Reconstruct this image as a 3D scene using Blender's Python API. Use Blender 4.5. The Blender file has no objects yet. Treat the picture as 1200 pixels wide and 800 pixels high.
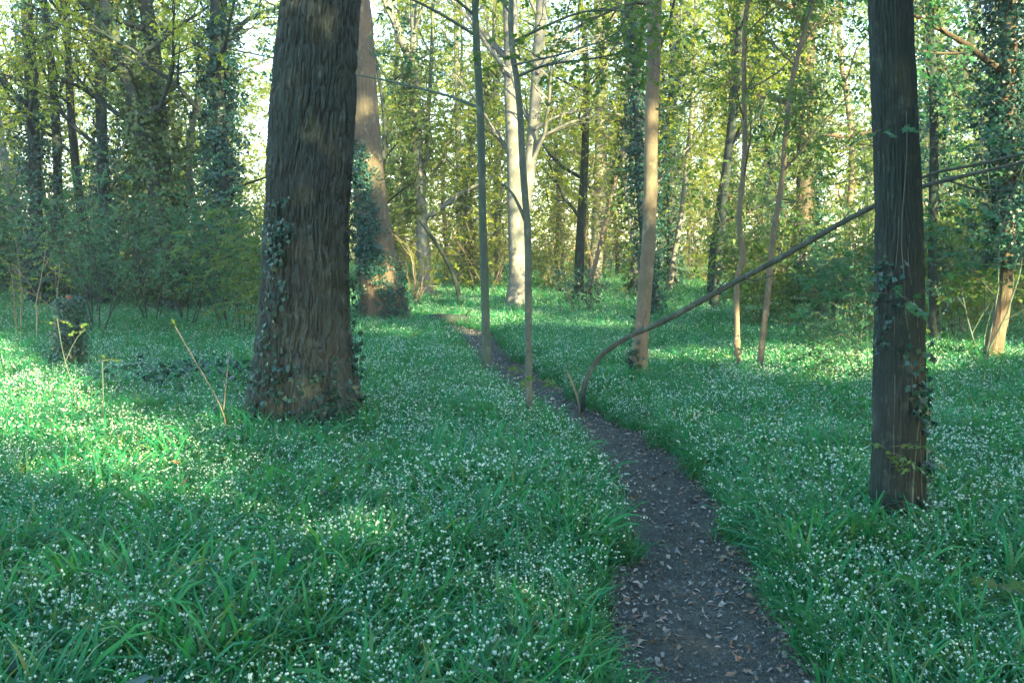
import bpy, math
import numpy as np
from math import radians, pi, sin, cos, tan
rng = np.random.default_rng(11)
S = bpy.context.scene

# ------------------------------------------------------------------ camera, sky, sun, exposure
F_PX, CAM_Z, HORIZON = 1100.0, 1.83, 288.0
PLANT = .18                                          # height of the ground plants that hide the feet of things
PITCH = math.atan((400 - HORIZON) / F_PX)
cam_d = bpy.data.cameras.new('camera'); cam = bpy.data.objects.new('camera', cam_d)
S.collection.objects.link(cam)
cam.location = (0, 0, CAM_Z); cam.rotation_euler = (pi / 2 - PITCH, 0, 0)
cam_d.sensor_width = 36; cam_d.lens = 36 * F_PX / 1200; cam_d.clip_start = .05; cam_d.clip_end = 2000
S.camera = cam

SUN_EL, SUN_AZ = radians(19), radians(35)          # low sun, behind the viewer and to the right
H = np.array([-sin(SUN_AZ), cos(SUN_AZ)])           # horizontal travel of the light
UP = np.array([cos(SUN_AZ), sin(SUN_AZ)])           # across the light
TE = tan(SUN_EL)
w = bpy.data.worlds.new('World'); S.world = w; w.use_nodes = True
nt = w.node_tree; bg = nt.nodes['Background']
sky = nt.nodes.new('ShaderNodeTexSky'); sky.sky_type = 'NISHITA'; sky.sun_disc = False
sky.sun_elevation = SUN_EL; sky.sun_rotation = pi - SUN_AZ
sky.air_density = 1.0; sky.dust_density = .6; sky.ozone_density = 1.0
nt.links.new(sky.outputs[0], bg.inputs[0]); bg.inputs[1].default_value = .115
sun_d = bpy.data.lights.new('sun', 'SUN'); sun_d.energy = 5.0; sun_d.angle = radians(.55); sun_d.color = (1, .76, .40)
sun = bpy.data.objects.new('sun', sun_d); S.collection.objects.link(sun)
sun.rotation_euler = (pi / 2 - SUN_EL, 0, SUN_AZ)
S.view_settings.view_transform = 'Standard'; S.view_settings.look = 'None'
S.view_settings.exposure = 3.25; S.view_settings.gamma = 1
try:
    S.cycles.use_denoising = True; S.cycles.max_bounces = 7; S.cycles.diffuse_bounces = 4
    S.cycles.transmission_bounces = 4; S.cycles.glossy_bounces = 2; S.cycles.volume_bounces = 1
    S.cycles.sample_clamp_indirect = 6
except Exception: pass

# ------------------------------------------------------------------ helpers
def P(px, py, d):
    "pixel of the 1200x800 photograph at forward distance d -> world point"
    a, b = (px - 600) / F_PX, (400 - py) / F_PX
    dy = cos(PITCH) + b * sin(PITCH); dz = -sin(PITCH) + b * cos(PITCH)
    return np.array([a / dy * d, d, CAM_Z + dz / dy * d])
def G(px, py, z=None):
    "where the ray of a pixel meets the tops of the ground plants (or the height z)"
    b = (400 - py) / F_PX
    dy = cos(PITCH) + b * sin(PITCH); dz = -sin(PITCH) + b * cos(PITCH)
    d = -(CAM_Z - (PLANT if z is None else z)) / dz * dy
    return P(px, py, d)
def depth(py): return G(600, py)[1]

def _hash(i, j, k):
    n = (i * 374761393 + j * 668265263 + k * 2147483647) & 0xffffffff
    n = ((n ^ (n >> 13)) * 1274126177) & 0xffffffff
    return ((n ^ (n >> 16)) & 0xffff) / 65535.0
def vnoise(x, y, z=0.0):
    x, y, z = np.broadcast_arrays(np.asarray(x, float), y, z)
    i, j, k = np.floor(x).astype(np.int64), np.floor(y).astype(np.int64), np.floor(z).astype(np.int64)
    f, g, h = x - i, y - j, z - k
    f, g, h = f * f * (3 - 2 * f), g * g * (3 - 2 * g), h * h * (3 - 2 * h)
    r = 0
    for a in (0, 1):
        for b in (0, 1):
            for c in (0, 1):
                r = r + _hash(i + a, j + b, k + c) * (f if a else 1 - f) * (g if b else 1 - g) * (h if c else 1 - h)
    return r
def fbm(x, y, z=0.0, o=3):
    r, a, s = 0, .5, 1.0
    for _ in range(o):
        r = r + a * vnoise(np.asarray(x) * s + 17.3 * _, np.asarray(y) * s, np.asarray(z) * s); a *= .5; s *= 2.03
    return r / (1 - .5 ** o)

def chaikin(p, n=2):
    p = np.asarray(p, float)
    for _ in range(n):
        q = np.empty((2 * (len(p) - 1), p.shape[1])); q[0::2] = .75 * p[:-1] + .25 * p[1:]; q[1::2] = .25 * p[:-1] + .75 * p[1:]
        p = np.vstack([p[:1], q, p[-1:]])
    return p
def resample(p, n):
    L = np.r_[0, np.cumsum(np.linalg.norm(np.diff(p[:, :3], axis=0), axis=1))]
    t = np.linspace(0, L[-1], n)
    return np.stack([np.interp(t, L, p[:, i]) for i in range(p.shape[1])], 1)

class Buf:
    def __init__(s): s.V, s.Q, s.T, s.n = [], [], [], 0
    def add(s, V, Q=None, T=None):
        s.V.append(np.asarray(V, float))
        if Q is not None and len(Q): s.Q.append(np.asarray(Q) + s.n)
        if T is not None and len(T): s.T.append(np.asarray(T) + s.n)
        s.n += len(V)
    def tube(s, pts, rad, sides=5, cap=True):
        pts = np.asarray(pts, float); n = len(pts); rad = np.broadcast_to(rad, (n,))
        t = np.gradient(pts, axis=0); t /= np.linalg.norm(t, axis=1)[:, None] + 1e-9
        u = np.cross(t[0], (0.3, .2, 1) if abs(t[0][2]) < .9 else (1, 0, 0)); u /= np.linalg.norm(u)
        a = np.arange(sides) * 2 * pi / sides; ca, sa = np.cos(a)[:, None], np.sin(a)[:, None]
        V = np.empty((n, sides, 3))
        for i in range(n):
            u = u - t[i] * u.dot(t[i]); u /= np.linalg.norm(u) + 1e-9
            v = np.cross(t[i], u)
            V[i] = pts[i] + rad[i] * (ca * u + sa * v)
        V = V.reshape(-1, 3); s.add(V, grid_q(n, sides))
        if cap: s.add(pts[[0, -1]] + 0, None, None); o = s.n - 2 - n * sides; b = s.n; \
            s.T.append(np.array([[o + (k + 1) % sides, o + k, b - 2] for k in range(sides)] + [[o + (n - 1) * sides + k, o + (n - 1) * sides + (k + 1) % sides, b - 1] for k in range(sides)]))
    def mesh(s, name, smooth=True, mat=None):
        me = bpy.data.meshes.new(name)
        if not s.n: return me
        V = np.vstack(s.V); Q = np.vstack(s.Q) if s.Q else np.zeros((0, 4), int); T = np.vstack(s.T) if s.T else np.zeros((0, 3), int)
        me.vertices.add(len(V)); me.vertices.foreach_set('co', V.ravel())
        me.loops.add(Q.size + T.size); me.loops.foreach_set('vertex_index', np.r_[Q.ravel(), T.ravel()].astype(np.int32))
        me.polygons.add(len(Q) + len(T))
        me.polygons.foreach_set('loop_start', np.r_[np.arange(len(Q)) * 4, Q.size + np.arange(len(T)) * 3].astype(np.int32))
        me.polygons.foreach_set('use_smooth', np.full(len(Q) + len(T), smooth))
        me.update(calc_edges=True); me.validate()
        if mat: me.materials.append(mat)
        return me
def grid_q(n, sides):
    i = np.arange(n - 1)[:, None] * sides; k = np.arange(sides)[None]; k2 = (k + 1) % sides
    return np.stack([i + k, i + k2, i + sides + k2, i + sides + k], -1).reshape(-1, 4)

def link(o, parent=None):
    S.collection.objects.link(o)
    if parent: o.parent = parent
    return o
def tag(o, label=None, cat=None, group=None, kind=None):
    if label: o['label'] = label
    if cat: o['category'] = cat
    if group: o['group'] = group
    if kind: o['kind'] = kind
    return o
def thing(name, loc, label, cat, group=None):
    o = bpy.data.objects.new(name, None); o.empty_display_size = .2; o.location = loc
    return tag(link(o), label, cat, group)
def part(name, buf, mat, parent=None, kind=None, label=None, smooth=True):
    me = buf if isinstance(buf, bpy.types.Mesh) else buf.mesh(name, smooth, mat)
    o = link(bpy.data.objects.new(name, me), parent)
    return tag(o, label, None, None, kind)

# ------------------------------------------------------------------ materials
def newmat(name):
    m = bpy.data.materials.new(name); m.use_nodes = True; t = m.node_tree; t.nodes.clear()
    return m, t, t.nodes.new('ShaderNodeOutputMaterial')
def N(t, ty, **kw):
    n = t.nodes.new(ty)
    for k, v in kw.items():
        if k.startswith('i_'):
            key = k[2:].replace('_', ' '); n.inputs[key].default_value = v
        else: setattr(n, k, v)
    return n
def ramp(t, fac, stops):
    r = t.nodes.new('ShaderNodeValToRGB'); e = r.color_ramp.elements
    while len(e) < len(stops): e.new(.5)
    for q, (p, c) in zip(e, stops): q.position = p; q.color = (*c, 1)
    t.links.new(fac, r.inputs[0]); return r.outputs[0]
def leaf_mat(name, cols, trans=.4, rough=.5, spec=.3, tcol=None):
    m, t, out = newmat(name); L = t.links.new
    oi = N(t, 'ShaderNodeObjectInfo'); at = N(t, 'ShaderNodeAttribute', attribute_name='tint')
    ad = N(t, 'ShaderNodeMath', operation='ADD'); L(oi.outputs['Random'], ad.inputs[0]); L(at.outputs['Fac'], ad.inputs[1])
    fr = N(t, 'ShaderNodeMath', operation='FRACT'); L(ad.outputs[0], fr.inputs[0])
    c = ramp(t, fr.outputs[0], [(i / (len(cols) - 1), q) for i, q in enumerate(cols)])
    p = N(t, 'ShaderNodeBsdfPrincipled', i_Roughness=rough); p.inputs['Specular IOR Level'].default_value = spec
    L(c, p.inputs['Base Color'])
    tr = N(t, 'ShaderNodeBsdfTranslucent')
    mx = N(t, 'ShaderNodeMix', data_type='RGBA', blend_type='MULTIPLY'); mx.inputs[0].default_value = 1
    L(c, mx.inputs['A']); mx.inputs['B'].default_value = (*(tcol or (1.5, 1.5, .8)), 1)
    L(mx.outputs['Result'], tr.inputs[0])
    s = N(t, 'ShaderNodeMixShader'); s.inputs[0].default_value = trans
    L(p.outputs[0], s.inputs[1]); L(tr.outputs[0], s.inputs[2]); L(s.outputs[0], out.inputs[0])
    return m
def bark_mat(name, c1, c2, c3=None, sc=14, stretch=.22, bump=.5, dist=.02, fine=60):
    m, t, out = newmat(name); L = t.links.new
    tc = N(t, 'ShaderNodeTexCoord'); mp = N(t, 'ShaderNodeMapping'); mp.inputs['Scale'].default_value = (1, 1, stretch)
    L(tc.outputs['Object'], mp.inputs[0])
    n1 = N(t, 'ShaderNodeTexNoise', i_Scale=sc, i_Detail=6.0, i_Roughness=.65); L(mp.outputs[0], n1.inputs[0])
    n2 = N(t, 'ShaderNodeTexNoise', i_Scale=1.7, i_Detail=4.0); L(tc.outputs['Object'], n2.inputs[0])
    n3 = N(t, 'ShaderNodeTexNoise', i_Scale=fine, i_Detail=3.0); L(mp.outputs[0], n3.inputs[0])
    a = ramp(t, n1.outputs['Fac'], [(.3, c1), (.7, c2)])
    mx = N(t, 'ShaderNodeMix', data_type='RGBA'); f = ramp(t, n2.outputs['Fac'], [(.42, (0, 0, 0)), (.68, (1, 1, 1))])
    L(f, mx.inputs[0]); L(a, mx.inputs['A']); mx.inputs['B'].default_value = (*(c3 or c2), 1)
    p = N(t, 'ShaderNodeBsdfPrincipled', i_Roughness=.9); p.inputs['Specular IOR Level'].default_value = .15
    n4 = N(t, 'ShaderNodeTexNoise', i_Scale=8.0, i_Detail=5.0, i_Roughness=.7); mp2 = N(t, 'ShaderNodeMapping'); mp2.inputs['Scale'].default_value = (1, 1, .6); mp2.inputs['Location'].default_value = (3, 7, 5)
    L(tc.outputs['Object'], mp2.inputs[0]); L(mp2.outputs[0], n4.inputs[0])
    lf = ramp(t, n4.outputs['Fac'], [(.56, (0, 0, 0)), (.64, (.45, .45, .45))]); lm = N(t, 'ShaderNodeMix', data_type='RGBA'); L(lf, lm.inputs[0]); L(mx.outputs['Result'], lm.inputs['A'])
    lm.inputs['B'].default_value = (c2[0] * 1.5 + .02, c2[1] * 1.6 + .03, c2[2] * 1.5 + .02, 1)
    L(lm.outputs['Result'], p.inputs['Base Color'])
    ad = N(t, 'ShaderNodeMath', operation='MULTIPLY_ADD'); L(n3.outputs['Fac'], ad.inputs[0]); ad.inputs[1].default_value = .5; L(n1.outputs['Fac'], ad.inputs[2])
    b = N(t, 'ShaderNodeBump', i_Strength=bump, i_Distance=dist); L(ad.outputs[0], b.inputs['Height']); L(b.outputs[0], p.inputs['Normal'])
    L(p.outputs[0], out.inputs[0]); return m
def soil_mat(name, c1, c2, c3, sc=9, bump=.6):
    m, t, out = newmat(name); L = t.links.new
    tc = N(t, 'ShaderNodeTexCoord')
    n1 = N(t, 'ShaderNodeTexNoise', i_Scale=sc, i_Detail=8.0, i_Roughness=.7); L(tc.outputs['Object'], n1.inputs[0])
    n2 = N(t, 'ShaderNodeTexVoronoi', i_Scale=sc * 9); L(tc.outputs['Object'], n2.inputs['Vector'])
    n3 = N(t, 'ShaderNodeTexNoise', i_Scale=sc * .12, i_Detail=3.0); L(tc.outputs['Object'], n3.inputs[0])
    a = ramp(t, n1.outputs['Fac'], [(.3, c1), (.7, c2)])
    mx = N(t, 'ShaderNodeMix', data_type='RGBA'); f = ramp(t, n3.outputs['Fac'], [(.4, (0, 0, 0)), (.7, (.8, .8, .8))])
    L(f, mx.inputs[0]); L(a, mx.inputs['A']); mx.inputs['B'].default_value = (*c3, 1)
    m2 = N(t, 'ShaderNodeMix', data_type='RGBA', blend_type='MULTIPLY'); m2.inputs[0].default_value = .55
    bw = N(t, 'ShaderNodeRGBToBW'); L(n2.outputs['Color'], bw.inputs[0]); L(mx.outputs['Result'], m2.inputs['A']); L(bw.outputs[0], m2.inputs['B'])
    p = N(t, 'ShaderNodeBsdfPrincipled', i_Roughness=.95); p.inputs['Specular IOR Level'].default_value = .2
    L(m2.outputs['Result'], p.inputs['Base Color'])
    ad = N(t, 'ShaderNodeMath', operation='ADD'); L(n1.outputs['Fac'], ad.inputs[0]); L(n2.outputs['Distance'], ad.inputs[1])
    b = N(t, 'ShaderNodeBump', i_Strength=bump, i_Distance=.02); L(ad.outputs[0], b.inputs['Height']); L(b.outputs[0], p.inputs['Normal'])
    L(p.outputs[0], out.inputs[0]); return m

M = dict(
    oak=bark_mat('furrowed_bark', (.022, .032, .029), (.060, .076, .068), (.036, .058, .050), 24, .2, .9, .02),
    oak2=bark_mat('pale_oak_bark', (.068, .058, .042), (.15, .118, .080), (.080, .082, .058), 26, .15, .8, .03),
    smooth=bark_mat('smooth_grey_bark', (.055, .075, .064), (.115, .145, .12), (.08, .11, .082), 18, .5, .35, .008),
    green=bark_mat('greenish_bark', (.040, .066, .054), (.085, .125, .098), (.055, .09, .062), 18, .4, .4, .008),
    beech=bark_mat('pale_beech_bark', (.10, .115, .105), (.19, .20, .175), (.12, .145, .12), 7, .6, .3, .01),
    warm=bark_mat('warm_brown_bark', (.10, .092, .068), (.19, .16, .115), (.10, .115, .08), 16, .4, .4, .01),
    dark=bark_mat('dark_bark', (.015, .024, .022), (.038, .052, .047), (.024, .042, .036), 20, .18, .6, .012),
    twig=bark_mat('twig_bark', (.12, .10, .075), (.20, .17, .125), None, 10, 1, .2, .004),
    dry=bark_mat('dry_stalk', (.14, .13, .09), (.23, .21, .15), None, 12, 1, .2, .003),
    soil=soil_mat('woodland_soil', (.020, .022, .016), (.050, .048, .034), (.030, .042, .024)),
    path=soil_mat('trodden_soil', (.058, .076, .064), (.145, .18, .150), (.088, .112, .094), 11, 1.0),
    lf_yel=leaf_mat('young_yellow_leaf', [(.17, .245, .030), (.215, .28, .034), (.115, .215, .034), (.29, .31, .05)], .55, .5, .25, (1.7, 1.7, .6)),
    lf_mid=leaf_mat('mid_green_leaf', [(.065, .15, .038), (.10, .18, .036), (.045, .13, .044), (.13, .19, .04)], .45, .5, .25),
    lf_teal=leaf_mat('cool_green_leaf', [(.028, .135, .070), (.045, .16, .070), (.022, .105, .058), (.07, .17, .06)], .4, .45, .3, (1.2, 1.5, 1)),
    lf_ivy=leaf_mat('ivy_leaf', [(.010, .055, .042), (.016, .078, .056), (.008, .044, .038), (.028, .095, .052)], .12, .38, .4, (1, 1.4, 1)),
    lf_ivy_sun=leaf_mat('ivy_leaf_olive', [(.035, .085, .024), (.055, .105, .026), (.022, .07, .028), (.11, .14, .030)], .2, .4, .4),
    blade=leaf_mat('leek_leaf', [(.020, .19, .082), (.028, .22, .092), (.015, .165, .078), (.050, .235, .075)], .38, .45, .16, (2.2, 1.6, .6)),
    blade2=leaf_mat('grass_blade', [(.04, .18, .070), (.07, .20, .060), (.03, .17, .070), (.13, .20, .055)], .35, .45, .35),
    petal=leaf_mat('white_petal', [(.55, .76, .64), (.70, .84, .73), (.42, .68, .55), (.64, .79, .67)], .3, .6, .2, (1, 1, 1)),
    litter=leaf_mat('dead_leaf', [(.20, .21, .19), (.32, .33, .29), (.12, .115, .095), (.26, .19, .12), (.45, .47, .42)], .1, .7, .2, (1, .8, .6)),
    brown=leaf_mat('brown_leaf', [(.20, .10, .05), (.28, .15, .07), (.14, .08, .05), (.30, .20, .11)], .2, .7, .2, (1, .8, .6)),
    clod=leaf_mat('soil_crumb', [(.040, .058, .054), (.08, .108, .10), (.13, .17, .155), (.05, .074, .068)], 0, .9, .1),
    pole=bark_mat('bare_pole_bark', (.028, .042, .036), (.066, .092, .076), (.05, .065, .052), 22, .3, .5, .006),
    rot=bark_mat('rotten_wood', (.07, .03, .02), (.13, .055, .035), None, 20, .4, .6, .01),
)

# ------------------------------------------------------------------ leaf, spray and tuft meshes (sources of the leafy masses)
def leafblade(L, W, fold=.25, curl=.3):
    "pointed ovate leaf along +Y, normal +Z; two rows"
    ys = np.array([0, .3, .65, 1.0]) * L; ws = np.array([0.02, 1, .72, 0]) * W / 2
    zc = -curl * L * (ys / L) ** 2
    V = [];
    for y, ww, z in zip(ys, ws, zc): V += [(-ww, y, z + fold * ww), (0, y, z), (ww, y, z + fold * ww)]
    Q = [];
    for i in range(3):
        Q += [(3 * i, 3 * i + 1, 3 * i + 4, 3 * i + 3), (3 * i + 1, 3 * i + 2, 3 * i + 5, 3 * i + 4)]
    return np.array(V), np.array(Q)
def lobed(L, W, n=5, curl=.2):
    "palmate lobed leaf (maple, ivy)"
    ang = np.linspace(-2.3, 2.3, 2 * n + 1); V = [(0, 0, 0), (0, L * .35, .02 * L)]
    for i, a in enumerate(ang):
        r = (1.0 if i % 2 else .55) * (1 - .28 * abs(a) / 2.3)
        x, y = sin(a) * r * W * .6, L * .35 + cos(a) * r * L * .65
        V.append((x, y, -curl * L * (r * r) * .4))
    T = [(1, i + 3, i + 2) for i in range(len(ang) - 1)] + [(0, 1, 2), (0, len(ang) + 1, 1)]
    return np.array(V), np.array(T)
def rotm(rx, ry, rz):
    cx, sx, cy, sy, cz, sz = cos(rx), sin(rx), cos(ry), sin(ry), cos(rz), sin(rz)
    return np.array([[cz, -sz, 0], [sz, cz, 0], [0, 0, 1]]) @ np.array([[cy, 0, sy], [0, 1, 0], [-sy, 0, cy]]) @ np.array([[1, 0, 0], [0, cx, -sx], [0, sx, cx]])
class Src(Buf):
    "a Buf that also keeps a material index and a tint per face"
    def __init__(s): super().__init__(); s.tq, s.tt, s.mq, s.mt = [], [], [], []
    def put(s, V, Q=None, T=None, mi=0, tint=0):
        s.add(V, Q, T)
        if Q is not None: s.tq += [tint] * len(Q); s.mq += [mi] * len(Q)
        if T is not None: s.tt += [tint] * len(T); s.mt += [mi] * len(T)
    def obj(s, name, mats):
        me = s.mesh(name, True)
        for m in mats: me.materials.append(m)
        me.polygons.foreach_set('material_index', np.array(s.mq + s.mt, np.int32))
        a = me.attributes.new('tint', 'FLOAT', 'FACE'); a.data.foreach_set('value', np.array(s.tq + s.tt, np.float32))
        return bpy.data.objects.new(name, me)
def ribbon(pts, wid, side):
    pts = np.asarray(pts); wid = np.broadcast_to(wid, (len(pts),))
    V = np.empty((2 * len(pts), 3)); V[0::2] = pts - side * wid[:, None] / 2; V[1::2] = pts + side * wid[:, None] / 2
    Q = [(2 * i, 2 * i + 1, 2 * i + 3, 2 * i + 2) for i in range(len(pts) - 1)]
    return V, np.array(Q)
def spray(mat, n=10, L=.065, size=.4, kind='ovate', droop=.15):
    s = Src()
    t = np.linspace(0, 1, 5); path = np.stack([.06 * size * np.sin(t * 3 + rng.uniform(0, 6)), t * size, -droop * size * t * t], 1)
    V, Q = ribbon(path, np.linspace(.008, .003, 5), np.array([1, 0, 0])); s.put(V, Q, None, 1)
    V, Q = ribbon(path, np.linspace(.008, .003, 5), np.array([0, 0, 1])); s.put(V, Q, None, 1)
    for i in range(n):
        f = .2 + .8 * (i + rng.uniform(0, .6)) / n; f = min(f, 1)
        p = np.array([np.interp(f, t, path[:, k]) for k in range(3)])
        l = L * rng.uniform(.6, 1.25)
        side = 1 if i % 2 else -1
        R = rotm(rng.normal(-.25, .4), rng.normal(0, .5), -side * rng.uniform(.5, 1.3) if i < n - 1 else 0)
        if kind == 'lobed': V, T = lobed(l, l * 1.15); s.put((V @ R.T) + p, None, T, 0, rng.uniform(0, .5))
        else: V, Q = leafblade(l, l * rng.uniform(.5, .68)); s.put((V @ R.T) + p, Q, None, 0, rng.uniform(0, .5))
    return s
def ivy_cluster(n=9, L=.085, size=.3):
    s = Src()
    for i in range(n):
        l = L * rng.uniform(.6, 1.3); V, T = lobed(l, l * 1.1, 3)
        a = rng.uniform(0, 2 * pi); r = size * .5 * math.sqrt(rng.uniform())
        R = rotm(rng.normal(-.15, .45), rng.normal(0, .45), pi + rng.normal(0, .9))
        s.put((V @ R.T) + np.array([r * cos(a), r * sin(a), rng.uniform(0, .08)]), None, T, 0, rng.uniform(0, .6))
    return s
def strap(L, W, lean, az, droop, mi=0, twist=0):
    t = np.linspace(0, 1, 6); ang = lean + droop * t * t
    dr = np.r_[0, np.cumsum(np.sin(ang[:-1]) * L / 5)]; dz = np.r_[0, np.cumsum(np.cos(ang[:-1]) * L / 5)]
    d = np.array([cos(az), sin(az), 0]); sd = np.array([-sin(az), cos(az), 0])
    sd = sd * cos(twist) + np.array([0, 0, 1]) * sin(twist)
    pts = d * dr[:, None] + np.array([0, 0, 1]) * dz[:, None]
    return ribbon(pts, W * np.array([.55, .9, 1, .9, .6, .08]), sd)
def bell(c, r, h, az, nod):
    "nodding six-lobed bell flower"
    n = 6; V = [(0, 0, 0)]; T = []
    for k in range(n):
        a = 2 * pi * k / n; V.append((.75 * r * cos(a), .75 * r * sin(a), -.45 * h))
    for k in range(n):
        a = 2 * pi * (k + .0) / n; V.append((r * cos(a) * 1.12, r * sin(a) * 1.12, -h))
    Q = []
    for k in range(n):
        k2 = (k + 1) % n; T.append((0, 1 + k2, 1 + k)); T.append((1 + k, 1 + k2, 1 + n + k))
    V = np.array(V) @ rotm(nod, 0, az).T + c
    return V, np.array(T)
def tuft(nb, nf, R=.13, Lr=(.2, .34), W=.011, grass=0.0, fl=.012):
    s = Src()
    az0 = rng.uniform(0, 2 * pi)
    for i in range(nb):
        az = rng.normal(az0, 1.3); L = rng.uniform(*Lr)
        V, Q = strap(L, W * rng.uniform(.55, 1.25), rng.uniform(.1, .75), az, rng.uniform(.8, 2.5), 0, rng.normal(0, .5))
        a, r = rng.uniform(0, 2 * pi), R * math.sqrt(rng.uniform())
        s.put(V + np.array([r * cos(a), r * sin(a), -.01]), Q, None, 2 if rng.uniform() < grass else 0, rng.uniform(0, .7))
    for i in range(nf):
        a, r = rng.uniform(0, 2 * pi), R * 1.2 * math.sqrt(rng.uniform()); h = rng.uniform(.15, .27)
        b = np.array([r * cos(a), r * sin(a), 0]); az = rng.uniform(0, 2 * pi); le = rng.uniform(.02, .10)
        top = b + np.array([le * cos(az), le * sin(az), h])
        V, Q = ribbon([b, (b + top) / 2 + (0, 0, .02), top], .0035, np.array([-sin(az), cos(az), 0])); s.put(V, Q, None, 0, .3)
        for q in range(rng.integers(1, 3)):
            c = top + rng.normal(0, .012, 3) * (q > 0) + np.array([.012 * cos(az), .012 * sin(az), -.004 * q])
            V, T = bell(c, fl * rng.uniform(.45, .75), fl * rng.uniform(1.0, 1.5), az, rng.uniform(.2, 1.0)); s.put(V, None, T, 1, rng.uniform(0, .8))
    return s
def deadleaf(L):
    s = Src(); V, Q = leafblade(L, L * rng.uniform(.2, .7), rng.uniform(-.9, 1.2), rng.uniform(-.9, .9)); s.put(V - (0, L / 2, -.004), Q, None, 0, 0); return s
def crumb(r):
    s = Src(); n = 5; V = [(0, 0, r * .8)]
    for k in range(n): V.append((r * rng.uniform(.7, 1.2) * cos(2 * pi * k / n), r * rng.uniform(.7, 1.2) * sin(2 * pi * k / n), r * .1))
    for k in range(n): V.append((r * .9 * cos(2 * pi * k / n), r * .9 * sin(2 * pi * k / n), -r * .5))
    s.put(np.array(V), [(1 + k, 6 + k, 6 + (k + 1) % n, 1 + (k + 1) % n) for k in range(n)], [(0, 1 + k, 1 + (k + 1) % n) for k in range(n)]); return s

def inst_group(name, sources):
    g = bpy.data.node_groups.new(name, 'GeometryNodeTree')
    g.interface.new_socket('Geometry', in_out='INPUT', socket_type='NodeSocketGeometry')
    g.interface.new_socket('Geometry', in_out='OUTPUT', socket_type='NodeSocketGeometry')
    n, L = g.nodes, g.links.new
    gi, go = n.new('NodeGroupInput'), n.new('NodeGroupOutput')
    ip = n.new('GeometryNodeInstanceOnPoints'); ip.inputs['Pick Instance'].default_value = True
    gti = n.new('GeometryNodeGeometryToInstance')
    for s in sources:
        oi = n.new('GeometryNodeObjectInfo'); oi.transform_space = 'ORIGINAL'; oi.inputs['Object'].default_value = s; oi.inputs['As Instance'].default_value = False
        L(oi.outputs['Geometry'], gti.inputs[0])
    def attr(nm, ty):
        a = n.new('GeometryNodeInputNamedAttribute'); a.data_type = ty; a.inputs['Name'].default_value = nm
        return next(o for o in a.outputs if o.enabled and o.name == 'Attribute')
    er = n.new('FunctionNodeEulerToRotation')
    L(gi.outputs[0], ip.inputs['Points']); L(gti.outputs[0], ip.inputs['Instance'])
    L(attr('var', 'INT'), ip.inputs['Instance Index']); L(attr('rot', 'FLOAT_VECTOR'), er.inputs[0]); L(er.outputs[0], ip.inputs['Rotation'])
    L(attr('scl', 'FLOAT'), ip.inputs['Scale']); L(ip.outputs[0], go.inputs[0])
    g['n'] = len(sources); return g
def scatter(name, pos, rot, scl, group, parent=None, label=None, kind='stuff', var=None):
    me = bpy.data.meshes.new(name); n = len(pos); pos = np.asarray(pos, np.float32)
    me.vertices.add(n); me.vertices.foreach_set('co', pos.ravel())
    if var is None: var = rng.integers(0, group['n'], n)
    me.attributes.new('var', 'INT', 'POINT').data.foreach_set('value', np.asarray(var, np.int32))
    me.attributes.new('rot', 'FLOAT_VECTOR', 'POINT').data.foreach_set('vector', np.asarray(rot, np.float32).ravel())
    me.attributes.new('scl', 'FLOAT', 'POINT').data.foreach_set('value', np.broadcast_to(np.asarray(scl, np.float32), (n,)).copy())
    o = link(bpy.data.objects.new(name, me), parent); md = o.modifiers.new('scatter', 'NODES'); md.node_group = group
    return tag(o, label, None, None, kind)

def spray_set(nm, mat, twig='twig', **kw):
    return inst_group(nm, [spray(None, **kw).obj(nm, [M[mat], M[twig]]) for _ in range(4)])
GR = dict(
    yel=spray_set('yellow_sprays', 'lf_yel', n=11, L=.075, size=.42),
    mid=spray_set('green_sprays', 'lf_mid', n=11, L=.075, size=.42),
    teal=spray_set('cool_sprays', 'lf_teal', n=10, L=.085, size=.42),
    maple=spray_set('lobed_sprays', 'lf_teal', n=8, L=.10, size=.42, kind='lobed'),
    maple_y=spray_set('lobed_yellow_sprays', 'lf_mid', n=8, L=.10, size=.42, kind='lobed'),
    ivy=inst_group('ivy_clusters', [ivy_cluster().obj('ivy', [M['lf_ivy']]) for _ in range(4)]),
    ivys=inst_group('olive_ivy_clusters', [ivy_cluster().obj('ivy', [M['lf_ivy_sun']]) for _ in range(4)]),
    ivy1=inst_group('single_ivy', [ivy_cluster(3, .075, .1).obj('ivy', [M['lf_ivy']]) for _ in range(4)]),
)

# ------------------------------------------------------------------ ground and path
PATH_PX = [(880, 900), (846, 800), (812, 700), (798, 640), (780, 590), (757, 550), (722, 518), (680, 494), (642, 472), (612, 450), (588, 431), (569, 415), (562, 402), (545, 390), (505, 382), (440, 378), (380, 374)]
pth = np.array([G(*q, 0)[:2] for q in PATH_PX]); pth = np.vstack([[pth[0] + (pth[0] - pth[1]) * 3], pth])
pth = resample(chaikin(pth, 3), 260)
def path_dist(x, y):
    x, y = np.asarray(x).ravel(), np.asarray(y).ravel(); d = np.full(len(x), 1e9)
    for i in range(0, len(x), 4000):
        d[i:i + 4000] = np.sqrt(((x[i:i + 4000, None] - pth[:, 0]) ** 2 + (y[i:i + 4000, None] - pth[:, 1]) ** 2).min(1))
    return d
def gz(x, y, pd=None):
    x, y = np.asarray(x, float), np.asarray(y, float)
    z = .10 * (fbm(x * .16 + 5, y * .16 + 3, 0, 2) - .5) * np.clip(np.hypot(x, y) / 8, .3, 2.5)
    if pd is None: pd = path_dist(x, y).reshape(np.shape(x)) if np.ndim(x) else path_dist([x], [y])[0]
    return z - .05 * np.exp(-(pd / .55) ** 2)
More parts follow.
